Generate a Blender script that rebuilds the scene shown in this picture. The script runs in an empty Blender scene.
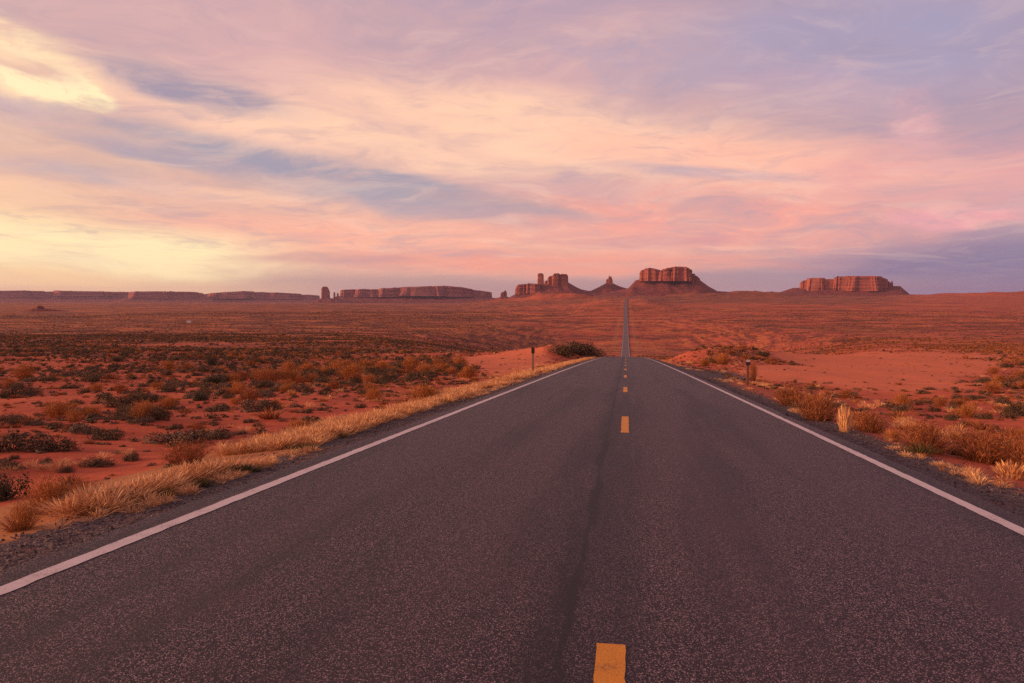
import bpy, math, random
import numpy as np
from mathutils import Vector, Matrix

rng = np.random.default_rng(7)
random.seed(7)
scene = bpy.context.scene
COL = scene.collection
RAD = math.radians
F = 755.0                       # focal length in pixels of a 1024 px wide frame
EYE = 1.6

# ------------------------------------------------------------------ camera
cam_d = bpy.data.cameras.new('camera'); cam = bpy.data.objects.new('camera', cam_d); COL.objects.link(cam)
cam_d.sensor_width = 36; cam_d.lens = 36 * F / 1024; cam_d.clip_end = 120000; cam_d.clip_start = 0.05
YAW = math.atan((626 - 512) / F); PITCH = math.atan((341.5 - 294) / F)
cam.location = (0, 0, EYE)
cam.rotation_euler = (math.pi / 2 - PITCH, 0, YAW)
scene.camera = cam
CM = cam.rotation_euler.to_matrix()

def ray(px, py):
    d = CM @ Vector(((px - 512) / F, -(py - 341.5) / F, -1))
    return d.normalized()

def azel(px, py):
    d = ray(px, py)
    return math.degrees(math.atan2(d.x, d.y)), math.degrees(math.asin(d.z))

CMI = np.array(CM.transposed())
def project(P):
    q = (np.asarray(P, float) - np.array([0, 0, EYE])) @ CMI.T
    dep = -q[..., 2]
    return 512 + F * q[..., 0] / dep, 341.5 - F * q[..., 1] / dep, dep

# ------------------------------------------------------------------ numeric noise and curves
def _h(ix, iy, s):
    n = (ix.astype(np.int64) * 374761393 + iy.astype(np.int64) * 668265263 + s * 974634777) & 0xffffffff
    n = ((n ^ (n >> 13)) * 1274126177) & 0xffffffff
    n = n ^ (n >> 16)
    return (n & 0xffff) / 65535.0

def vn(x, y, s=0):
    x = np.asarray(x, float); y = np.asarray(y, float)
    ix = np.floor(x); iy = np.floor(y); fx = x - ix; fy = y - iy
    fx = fx * fx * fx * (fx * (fx * 6 - 15) + 10); fy = fy * fy * fy * (fy * (fy * 6 - 15) + 10)
    a = _h(ix, iy, s); b = _h(ix + 1, iy, s); c = _h(ix, iy + 1, s); d = _h(ix + 1, iy + 1, s)
    return (a * (1 - fx) + b * fx) * (1 - fy) + (c * (1 - fx) + d * fx) * fy

def fbm(x, y, s=0, o=4):
    t = 0; a = .5; n = 0
    for k in range(o):
        t = t + a * vn(np.asarray(x) * 2 ** k + 17.3 * k, np.asarray(y) * 2 ** k - 9.1 * k, s + k); n += a; a *= .5
    return t / n * 2 - 1            # -1..1

def sstep(a, b, x):
    t = np.clip((x - a) / (b - a), 0, 1); return t * t * (3 - 2 * t)

def pchip(pts):
    X = np.array([p[0] for p in pts], float); Z = np.array([p[1] for p in pts], float)
    h = np.diff(X); d = np.diff(Z) / h; m = np.zeros(len(X))
    m[0] = d[0]; m[-1] = d[-1]
    m[1:-1] = (d[:-1] * h[1:] + d[1:] * h[:-1]) / (h[1:] + h[:-1])
    def f(x):
        x = np.clip(np.asarray(x, float), X[0], X[-1])
        i = np.clip(np.searchsorted(X, x) - 1, 0, len(X) - 2)
        t = (x - X[i]) / h[i]
        return ((1 + 2 * t) * (1 - t) ** 2 * Z[i] + t * (1 - t) ** 2 * h[i] * m[i]
                + t * t * (3 - 2 * t) * Z[i + 1] + t * t * (t - 1) * h[i] * m[i + 1])
    return f

# heights below are measured from the eye
zroad = pchip([(-400, 22), (-100, 4.9), (0, -1.6), (20, -2.95), (60, -5.72), (110, -9.35), (150, -12.4), (200, -16.7), (300, -27),
               (480, -44), (640, -54), (800, -60.5), (1000, -63), (1400, -61), (2000, -51), (2600, -38), (3200, -23.5),
               (3600, -16), (4500, -14), (60000, -14)])
zoffR = pchip([(-400, 21), (-100, 4.5), (0, -1.9), (20, -3.4), (40, -4.8), (110, -9.6), (200, -15.2), (350, -23.5), (600, -35), (1000, -46),
               (1500, -51), (2500, -50), (4000, -36), (6000, -24), (9000, -12), (15000, -20), (60000, -40)])
zoffL = pchip([(-400, 21), (-100, 4.2), (0, -2.0), (20, -4.1), (40, -5.7), (110, -10.0), (200, -15.2), (350, -23), (600, -35), (1000, -46.5),
               (1500, -54), (2500, -60), (4000, -66), (8000, -108), (12000, -145), (20000, -180), (60000, -300)])
XL, XR, XC = -3.9, 3.45, -0.06            # left edge line, right edge line, dashed line
AL, AR = XL - .33, XR + .30                # asphalt edges

def bump(X, Y, x0, y0, rx, ry, h):
    return h * np.exp(-((X - x0) / rx) ** 2 - ((Y - y0) / ry) ** 2)

def aim(px, d):
    """ground-plan point at distance d along the bearing of pixel column px"""
    r = ray(px, 294); k = d / math.hypot(r.x, r.y); return r.x * k, r.y * k

HILLS = []
for (px, d, w, l, h) in [(520, 4600, 160, 300, 22), (548, 4400, 120, 260, 34), (575, 4300, 110, 200, 30), (500, 5000, 200, 300, 20), (600, 4800, 170, 260, 18), (655, 4700, 240, 300, 16),
                         (735, 5400, 300, 300, 30), (775, 5600, 230, 260, 28), (690, 5100, 200, 250, 26), (850, 6000, 300, 300, 18),
                         (930, 6500, 300, 300, 22), (1000, 6300, 330, 300, 26), (1080, 6500, 400, 300, 30)]:
    x, y = aim(px, d); HILLS.append((x, y, w, l, h))

def H(X, Y):
    X = np.asarray(X, float); Y = np.asarray(Y, float)
    az = np.degrees(np.arctan2(X, np.maximum(Y, 1)))
    wl = sstep(-3, -14, az) * sstep(30, 200, Y) + sstep(5, -5, X) * (1 - sstep(30, 200, Y))
    off = zoffR(Y) * (1 - wl) + zoffL(Y) * wl
    a = np.abs(X + .2)
    c1 = 6 + np.clip(.06 * Y, 0, 45); c2 = c1 + 16 + np.clip(.25 * Y, 0, 160)
    # past the far bend of the road the trough ends
    k = sstep(0, 1, (a - c1) / (c2 - c1)); k = np.maximum(k, sstep(3300, 4500, Y))
    zr = zroad(Y)
    # shoulder falls away from the asphalt
    ed = np.maximum(np.maximum(X - AR, AL - X), 0)
    sh = -.02 * sstep(0, .03, ed) - .05 * np.clip(ed, 0, 1) - .12 * np.clip(ed - 1, 0, 3.0)
    sh = sh * (1 - sstep(250, 900, Y)) - .06 - .0003 * np.clip(Y, 0, 4000)
    z = (zr + sh) * (1 - k) + off * k
    rel = sstep(1.2, 9, ed)
    z = z + rel * (.10 * fbm(X / 2.2, Y / 2.2, 3, 3) + .30 * fbm(X / 11, Y / 11, 5, 3)) * (1 - .5 * sstep(500, 3000, Y))
    rel2 = sstep(8, 70, ed)
    z = z + rel2 * (.9 * fbm(X / 55, Y / 55, 9, 3) * sstep(10, 120, Y) + 4.5 * fbm(X / 330, Y / 330, 13, 4) * sstep(300, 1200, Y)
                    + 8 * fbm(X / 1500, Y / 1100, 15, 4) * sstep(1500, 5000, Y))
    # banks on both sides of the crest
    for b in [(12.5, 118, 6, 22, 1.5), (19, 128, 9, 16, 1.7), (-11, 132, 4.5, 20, 1.7), (-17, 140, 7, 22, 1.6), (-30, 150, 12, 20, 1.0),
              (34, 135, 14, 14, 1.0)]:
        z = z + bump(X, Y, *b) * sstep(1.5, 6, ed)
    for b in HILLS:
        g = bump(X, Y, *b)
        z = z + g * (1 + .7 * fbm(X / 110, Y / 110, 23, 4))
    return z + EYE

def ground_at(px, py):
    d = ray(px, py); n = d.normalized() @ (CM @ Vector((0, 0, -1)))
    lo, hi = 1.8, 60000.0
    for k in range(3):
        t = np.geomspace(lo, hi, 700 if k == 0 else 40)
        under = EYE + d.z * t < H(d.x * t, d.y * t)
        i = int(np.argmax(under)) if under.any() else len(t) - 1
        lo, hi = t[max(i - 1, 0)], t[i]
    x, y = d.x * hi, d.y * hi
    return float(x), float(y), float(H(x, y)), float(hi * n)

# ------------------------------------------------------------------ object helpers
def mesh_obj(name, V, Fc, mat=None, parent=None, smooth=False, link=True):
    me = bpy.data.meshes.new(name)
    me.from_pydata([tuple(map(float, v)) for v in V] if not isinstance(V, np.ndarray) else V.tolist(), [], Fc if isinstance(Fc, list) else Fc.tolist())
    if smooth: me.polygons.foreach_set('use_smooth', [True] * len(me.polygons))
    me.update()
    o = bpy.data.objects.new(name, me)
    if mat: me.materials.append(mat)
    if link: COL.objects.link(o)
    if parent: o.parent = parent
    return o

def tag(o, label=None, cat=None, group=None, kind=None):
    if label: o['label'] = label
    if cat: o['category'] = cat
    if group: o['group'] = group
    if kind: o['kind'] = kind
    return o

def empty(name, loc, rz=0):
    o = bpy.data.objects.new(name, None); COL.objects.link(o); o.location = loc; o.rotation_euler.z = rz; return o

def lin(r, g, b):
    f = lambda c: (c / 255 / 12.92) if c / 255 <= .04045 else ((c / 255 + .055) / 1.055) ** 2.4
    return (f(r), f(g), f(b), 1)

class NT:
    """small helper for building node trees"""
    def __init__(s, tree): s.t = tree; s.n = tree.nodes; s.l = tree.links
    def new(s, typ, **kw):
        n = s.n.new(typ)
        for k, v in kw.items(): setattr(n, k, v)
        return n
    def put(s, sock, v):
        if isinstance(v, bpy.types.NodeSocket): s.l.new(v, sock)
        elif v is not None:
            if sock.type == 'RGBA' and len(v) == 3: v = (*v, 1)
            sock.default_value = v
    def m(s, op, a, b=None, c=None, clamp=False):
        n = s.new('ShaderNodeMath', operation=op, use_clamp=clamp)
        for i, v in enumerate((a, b, c)):
            if v is not None: s.put(n.inputs[i], v)
        return n.outputs[0]
    def mix(s, f, a, b, blend='MIX'):
        n = s.new('ShaderNodeMix', data_type='RGBA', blend_type=blend)
        s.put(n.inputs[0], f); s.put(n.inputs[6], a); s.put(n.inputs[7], b); return n.outputs[2]
    def noise(s, vec, scale, detail=3, rough=.5, dist=0, out=0):
        n = s.new('ShaderNodeTexNoise'); s.put(n.inputs['Vector'], vec)
        n.inputs['Scale'].default_value = scale; n.inputs['Detail'].default_value = detail
        n.inputs['Roughness'].default_value = rough; n.inputs['Distortion'].default_value = dist
        return n.outputs[out]
    def ss(s, a, b, x):
        n = s.new('ShaderNodeMapRange', interpolation_type='SMOOTHSTEP')
        s.put(n.inputs[0], x); n.inputs[1].default_value = a; n.inputs[2].default_value = b
        n.inputs[3].default_value = 0; n.inputs[4].default_value = 1
        return n.outputs[0]
    def ssd(s, a, b, x):   # falling
        n = s.new('ShaderNodeMapRange', interpolation_type='SMOOTHSTEP')
        s.put(n.inputs[0], x); n.inputs[1].default_value = a; n.inputs[2].default_value = b
        n.inputs[3].default_value = 1; n.inputs[4].default_value = 0
        return n.outputs[0]
    def map(s, vec, scale=(1, 1, 1), rot=0, loc=(0, 0, 0), typ='POINT'):
        n = s.new('ShaderNodeMapping', vector_type=typ); s.put(n.inputs[0], vec)
        n.inputs['Location'].default_value = loc; n.inputs['Rotation'].default_value = (0, 0, rot); n.inputs['Scale'].default_value = scale
        return n.outputs[0]
    def attr(s, name):
        return s.new('ShaderNodeAttribute', attribute_name=name).outputs['Fac']

def material(name, rough=.9, spec=.25):
    m = bpy.data.materials.new(name); m.use_nodes = True
    t = NT(m.node_tree); b = m.node_tree.nodes['Principled BSDF']
    b.inputs['Roughness'].default_value = rough; b.inputs['Specular IOR Level'].default_value = spec
    return m, t, b

def add_bump(t, b, h, strength=.5, dist=.02):
    n = t.new('ShaderNodeBump'); n.inputs['Strength'].default_value = strength; n.inputs['Distance'].default_value = dist
    t.put(n.inputs['Height'], h); t.put(b.inputs['Normal'], n.outputs[0])

# ------------------------------------------------------------------ world: dawn sky with lit high cloud
SUN_AZ, SUN_EL = -104, 10.0          # bearing from the road direction, degrees
w = bpy.data.worlds.new('World'); scene.world = w; w.use_nodes = True
t = NT(w.node_tree); t.n.clear()
gen = t.new('ShaderNodeTexCoord').outputs['Generated']
sep = t.new('ShaderNodeSeparateXYZ'); t.put(sep.inputs[0], gen)
AZ = t.m('MULTIPLY', t.m('ARCTAN2', sep.outputs[0], sep.outputs[1]), 180 / math.pi)
EL = t.m('MULTIPLY', t.m('ARCSINE', sep.outputs[2]), 180 / math.pi)
cmb = t.new('ShaderNodeCombineXYZ'); t.put(cmb.inputs[0], AZ); t.put(cmb.inputs[1], EL)
P0 = cmb.outputs[0]
# streaks lie along lines that sink a little to the right and crowd together towards the horizon
def vadd(a, b, k):
    n = t.new('ShaderNodeVectorMath', operation='MULTIPLY_ADD'); t.put(n.inputs[0], b); n.inputs[1].default_value = k; t.put(n.inputs[2], a); return n.outputs[0]
def centred(v):
    n = t.new('ShaderNodeVectorMath', operation='SUBTRACT'); t.put(n.inputs[0], v); n.inputs[1].default_value = (.5, .5, .5); return n.outputs[0]
W1 = centred(t.noise(t.map(P0, (.045, .13, 1), RAD(8)), 1, 3, .5, 0, 1))
P1 = vadd(P0, W1, (9, 3.0, 0))
W2 = centred(t.noise(t.map(P0, (.14, .5, 1), RAD(8)), 1, 5, .62, 0, 1))
P2 = vadd(P1, W2, (3.5, .9, 0))
ELL = t.m('MULTIPLY', t.m('LOGARITHM', t.m('ADD', 1.25, t.m('MAXIMUM', t.m('DIVIDE', EL, 9), -.2)), math.e), 14)
cm2 = t.new('ShaderNodeCombineXYZ'); t.put(cm2.inputs[0], AZ); t.put(cm2.inputs[1], ELL)
Q1 = vadd(vadd(cm2.outputs[0], W1, (10, 3.2, 0)), W2, (2.5, .32, 0))
Q2 = vadd(cm2.outputs[0], W1, (6, 1.5, 0))
streak = t.noise(t.map(Q1, (.045, .26, 1), RAD(9)), 1, 8, .62, .5)
fine = t.noise(t.map(Q1, (.12, .62, 1), RAD(8)), 1, 8, .64, .6)
fib = t.noise(t.map(Q1, (.20, 1.5, 1), RAD(9)), 1, 7, .66, .6)
fib2 = t.noise(t.map(Q1, (.13, .95, 1), RAD(5), (7, 3, 0)), 1, 8, .66, .7)
puff = t.noise(t.map(P2, (.26, .62, 1), RAD(14)), 1, 9, .68, .6)
Fi = t.ss(.30, .70, t.m('MULTIPLY_ADD', fib, .30, t.m('MULTIPLY', fine, .70))); S = t.ss(.32, .68, t.m('MULTIPLY_ADD', fib, .22, t.m('MULTIPLY', streak, .78))); Pu = t.ss(.33, .67, puff)

# clear sky between the clouds
ramp = t.new('ShaderNodeValToRGB'); t.put(ramp.inputs[0], t.m('DIVIDE', EL, 40, clamp=True))
cr = ramp.color_ramp
while len(cr.elements) < 6: cr.elements.new(.5)
for e, (p, c) in zip(cr.elements, [(0, (186, 150, 148)), (.10, (196, 162, 160)), (.22, (200, 168, 168)), (.38, (192, 164, 172)), (.55, (174, 156, 176)), (1, (120, 120, 158))]):
    e.position = p; e.color = lin(*c)
right = t.ss(-8, 26, AZ); left = t.ssd(-60, -8, AZ)
col = t.mix(t.m('MULTIPLY', right, .75), ramp.outputs[0], lin(158, 144, 170))
col = t.mix(t.m('MULTIPLY', left, t.ssd(2, 26, EL)), col, lin(228, 190, 160))
# general thin cloud
col = t.mix(t.m('MULTIPLY', t.m('MULTIPLY', S, .45), t.ss(1.5, 5, EL)), col, lin(242, 184, 166))

def blob(px, py, rx, ry, rot, color, strength, base=.35, nz=None, P=None):
    """a patch of cloud: px,py centre and radii as seen in the photograph, turned into bearings"""
    global col
    a0, e0 = azel(px, py)
    a1, e1 = azel(px + rx, py); a2, e2 = azel(px, py - ry)
    sx, sy = max(abs(a1 - a0), .1), max(abs(e2 - e0), .1)
    # gradient texture: 1 at the centre, 0 at radius
    mp = t.new('ShaderNodeMapping', vector_type='TEXTURE'); t.put(mp.inputs[0], P or P2)
    mp.inputs['Location'].default_value = (a0, e0, 0); mp.inputs['Rotation'].default_value = (0, 0, RAD(rot)); mp.inputs['Scale'].default_value = (sx, sy, 1)
    g = t.new('ShaderNodeTexGradient', gradient_type='SPHERICAL'); t.put(g.inputs[0], mp.outputs[0])
    f = t.ss(0, .75, g.outputs['Fac'])
    nz = nz if nz is not None else Fi
    k = 1.5 * (1 - base)
    f = t.m('MULTIPLY', f, t.m('MULTIPLY_ADD', nz, strength * k, strength * (.72 - k * .5)), clamp=True)
    col = t.mix(f, col, lin(*color))

PEACH = (248, 200, 176); GOLD = (255, 232, 184); PINK = (238, 166, 152); SLATE = (160, 156, 180); BLUE = (150, 146, 178); MAUVE = (196, 166, 178)
# upper veil
blob(330, 60, 420, 90, -6, (214, 172, 174), .9, .5, S)
blob(560, 25, 200, 60, -10, (190, 162, 178), .5, .4, Pu)
# broad peach bands
blob(270, 128, 380, 46, -9, PEACH, 1.0, .45, S)
blob(560, 135, 420, 58, -9, (252, 204, 176), 1.25, .5, S)
blob(330, 140, 300, 20, -10, (255, 208, 178), 1.0, .4, Fi)
blob(260, 195, 240, 10, -5, (250, 200, 172), 1.0, .4, Fi)
blob(760, 165, 360, 50, -8, (250, 188, 166), 1.1, .5, S)
blob(940, 175, 260, 60, -4, (230, 166, 164), 1.0, .5, Fi)
blob(250, 215, 420, 44, -5, (240, 184, 164), .8, .4, S)
blob(420, 245, 420, 44, -2, (248, 180, 158), 1.15, .45, Fi)
blob(700, 222, 400, 50, -3, (240, 166, 154), 1.1, .4, Fi)
blob(560, 262, 420, 16, -1, (236, 158, 144), .9, .4, Fi)
# low yellow glow on the left
blob(-40, 225, 260, 75, 0, (250, 208, 165), .9, .6, S)
blob(30, 250, 360, 44, 0, GOLD, 1.3, .55, Fi)
blob(110, 262, 260, 20, 0, (255, 228, 182), .7, .5, Fi)
# blue grey gaps
blob(310, 168, 330, 17, -9, (166, 158, 172), 1.0, .25, Fi)
blob(170, 155, 150, 13, -7, (172, 160, 174), 1.0, .5, Fi)
blob(470, 206, 200, 10, -5, (176, 160, 166), .8, .3, Fi)
blob(400, 203, 190, 17, -8, (172, 162, 174), .9, .35, Fi)
blob(190, 92, 130, 27, -10, (166, 152, 168), 1.2, .45, Fi)
blob(20, 105, 90, 26, -10, (190, 168, 180), .8, .5, Fi)
blob(60, 170, 200, 18, -3, (190, 172, 178), .7, .4, Fi)
blob(700, 175, 180, 12, -5, (196, 168, 176), .9, .4, Fi)
blob(560, 190, 130, 14, -3, (206, 168, 170), .7, .4, Fi)
blob(340, 258, 130, 9, 0, (196, 150, 152), .7, .4, Fi)
blob(640, 240, 160, 10, 0, (196, 146, 156), .6, .4, Fi)
# upper right clear lilac
blob(880, 40, 400, 95, -4, (162, 158, 188), 1.0, .65, S)
blob(640, 70, 170, 40, -6, (178, 162, 182), .6, .45, Pu)
blob(905, 120, 40, 50, 30, (224, 172, 176), .6, .3, Pu)
blob(800, 85, 130, 40, -6, (200, 166, 178), .5, .3, Pu)
# right low bank in the earth's shadow
blob(990, 272, 400, 56, 0, (134, 120, 152), 1.35, .8, Fi)
blob(965, 217, 110, 15, -1, (232, 166, 170), 1.8, .35, Pu)
blob(700, 282, 420, 14, 0, (168, 140, 154), .9, .7, Fi)
blob(470, 283, 300, 12, 0, (186, 152, 150), .8, .7, Fi)
blob(40, 290, 330, 26, 0, (246, 204, 160), 1.1, .8, Fi)
# bright upper left cloud with ragged edge
blob(20, 62, 120, 56, -14, (254, 218, 178), 1.9, .45, Pu)
blob(50, 86, 80, 24, -12, (255, 236, 190), 2.6, .0, Pu)
blob(20, 45, 90, 30, -20, (255, 232, 188), 1.6, .0, Pu)
blob(30, 68, 70, 12, -12, (222, 182, 168), 1.3, .1, Fi)
blob(-40, 30, 150, 46, -10, (250, 212, 178), 1.2, .3, Pu)
blob(98, 108, 28, 9, -6, (250, 222, 180), 1.2, .3, Pu)
# filaments everywhere: lit threads and grey gaps
up = t.m('MULTIPLY', t.m('MULTIPLY', t.ss(0.3, 4, EL), t.m('MULTIPLY_ADD', t.ss(9, 19, EL), -.45, 1)), t.m('MULTIPLY_ADD', t.ss(.35, .65, t.noise(t.map(P1, (.06, .16, 1), RAD(10)), 1, 3, .5)), .55, .45))
col = t.mix(t.m('MULTIPLY', t.m('MULTIPLY', t.ss(.47, .66, fib2), up), .55), col, t.mix(.55, col, lin(255, 214, 190)))
col = t.mix(t.m('MULTIPLY', t.m('MULTIPLY', t.ssd(.34, .50, fib), up), .50), col, t.mix(.55, col, lin(158, 146, 168)))
col = t.mix(t.m('MULTIPLY', t.m('MULTIPLY', t.ssd(.34, .52, fib2), up), .50), col, t.mix(.5, col, lin(160, 148, 172)))
# toward the hidden sun, outside the frame on the left, the cloud is brightest
sd = Vector((math.sin(RAD(SUN_AZ)) * math.cos(RAD(SUN_EL)), math.cos(RAD(SUN_AZ)) * math.cos(RAD(SUN_EL)), math.sin(RAD(SUN_EL))))
dp = t.new('ShaderNodeVectorMath', operation='DOT_PRODUCT'); t.put(dp.inputs[0], gen); dp.inputs[1].default_value = sd
glow = t.m('POWER', t.m('MAXIMUM', dp.outputs['Value'], 0), 7)
glow = t.m('MULTIPLY', glow, t.m('MULTIPLY_ADD', S, .6, .4))
col = t.mix(1.0, col, (1.07, 1.06, 1.04), 'MULTIPLY')
hs = t.new('ShaderNodeHueSaturation'); hs.inputs['Saturation'].default_value = 1.0; t.put(hs.inputs['Color'], col)
bc = t.new('ShaderNodeBrightContrast'); bc.inputs['Contrast'].default_value = .10; bc.inputs['Bright'].default_value = .012; t.put(bc.inputs[0], hs.outputs[0]); col = bc.outputs[0]
col = t.mix(t.m('MULTIPLY', glow, 1.0, clamp=True), col, (3.4, 1.55, .62))
# below the horizon
col = t.mix(t.ssd(-1.5, -.2, EL), col, lin(120, 80, 76))
bg = t.new('ShaderNodeBackground'); t.put(bg.inputs[0], col); bg.inputs[1].default_value = 1.0
sky = t.new('ShaderNodeTexSky', sky_type='NISHITA', sun_disc=False)
sky.sun_elevation = RAD(SUN_EL); sky.sun_rotation = RAD(SUN_AZ); sky.altitude = 1600
bg2 = t.new('ShaderNodeBackground'); t.put(bg2.inputs[0], sky.outputs[0]); bg2.inputs[1].default_value = .1
mx = t.new('ShaderNodeMixShader'); mx.inputs[0].default_value = .95
t.l.new(bg2.outputs[0], mx.inputs[1]); t.l.new(bg.outputs[0], mx.inputs[2])
out = t.new('ShaderNodeOutputWorld'); t.l.new(mx.outputs[0], out.inputs[0])

sun_d = bpy.data.lights.new('sun', 'SUN'); sun = bpy.data.objects.new('sun', sun_d); COL.objects.link(sun)
sun_d.energy = 4.2; sun_d.angle = RAD(9); sun_d.color = (1, .53, .30)
sun.rotation_euler = (-sd).to_track_quat('-Z', 'Y').to_euler(); sun.location = (-30, -10, 60)

# ------------------------------------------------------------------ materials
def ground_material():
    m, t, b = material('desert_ground', .95, .15)
    pos = t.new('ShaderNodeNewGeometry').outputs['Position']
    big = t.noise(pos, .012, 4, .55); mid = t.noise(pos, .09, 4, .6); sm = t.noise(pos, .9, 5, .65); grit = t.noise(pos, 14, 4, .7)
    sand = t.mix(t.ss(.35, .65, mid), (.39, .070, .031), (.48, .102, .043))
    sand = t.mix(t.m('MULTIPLY', t.ss(.42, .60, sm), .6), sand, (.31, .052, .026))
    sand = t.mix(t.m('MULTIPLY', t.ss(.48, .65, grit), .35), sand, (.55, .15, .06))
    sand = t.mix(t.m('MULTIPLY', t.ss(.5, .62, big), .35), sand, (.36, .10, .06))
    bare = t.attr('bare')
    edge = t.m('ADD', bare, t.m('MULTIPLY_ADD', sm, .5, -.25))
    pale = t.mix(sm, (.53, .130, .054), (.61, .175, .080))
    sand = t.mix(t.m('MULTIPLY', t.ss(.35, .65, edge), .95), sand, pale)
    # plant litter and far scrub
    veg = t.attr('veg')
    v1 = t.noise(pos, .45, 5, .7); v2 = t.noise(pos, .035, 4, .65)
    v3 = t.noise(t.map(pos, (.0035, .011, 1)), 1, 5, .6)
    vf = t.ss(.46, .58, t.m('ADD', t.m('ADD', t.m('MULTIPLY', v1, .30), t.m('MULTIPLY_ADD', v3, .40, t.m('MULTIPLY', v2, .25))), t.m('MULTIPLY_ADD', veg, .36, -.16)))
    vegc = t.mix(t.ss(.4, .6, t.noise(pos, .02, 3, .6)), (.115, .035, .023), (.26, .070, .026))
    colr = t.mix(t.m('MULTIPLY', vf, .88), sand, vegc)
    # bands of dry grass and dark scrub over the far plain
    bandn = t.noise(t.map(pos, (.0022, .0075, 1)), 1, 6, .62); bandm = t.noise(t.map(pos, (.012, .04, 1)), 1, 8, .74)
    FARM = t.attr('plain')
    colr = t.mix(t.m('MULTIPLY', t.m('MULTIPLY', t.ss(.50, .565, t.m('MULTIPLY_ADD', bandm, .45, t.m('MULTIPLY', bandn, .55))), FARM), .7), colr, (.50, .155, .045))
    colr = t.mix(t.m('MULTIPLY', t.m('MULTIPLY', t.ssd(.435, .49, t.m('MULTIPLY_ADD', bandm, .5, t.m('MULTIPLY', bandn, .5))), FARM), .75), colr, (.125, .036, .022))
    # golden grass underlay
    dry = t.attr('dry')
    dn = t.m('ADD', dry, t.m('MULTIPLY_ADD', sm, .8, -.4))
    colr = t.mix(t.m('MULTIPLY', t.ss(.35, .7, dn), .75), colr, (.36, .17, .065))
    # gravel shoulder
    gr = t.attr('gravel')
    vor = t.new('ShaderNodeTexVoronoi', feature='F1'); t.put(vor.inputs[0], pos); vor.inputs['Scale'].default_value = 38
    stone = t.mix(t.ss(.0, 1, vor.outputs['Color']), (.040, .030, .032), (.17, .12, .118))
    stone = t.mix(t.ss(.5, .8, t.noise(pos, 3, 4, .6)), stone, (.20, .085, .058))
    gf = t.ss(.35, .65, t.m('ADD', gr, t.m('MULTIPLY_ADD', t.noise(pos, 2.2, 4, .65), 1.0, -.5)))
    colr = t.mix(gf, colr, stone)
    t.put(b.inputs['Base Color'], colr)
    hgt = t.m('ADD', t.m('MULTIPLY', sm, 1.0), t.m('ADD', t.m('MULTIPLY', grit, .12), t.m('MULTIPLY', vor.outputs['Distance'], t.m('MULTIPLY', gf, -.25))))
    add_bump(t, b, hgt, .55, .12)
    return m

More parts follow.
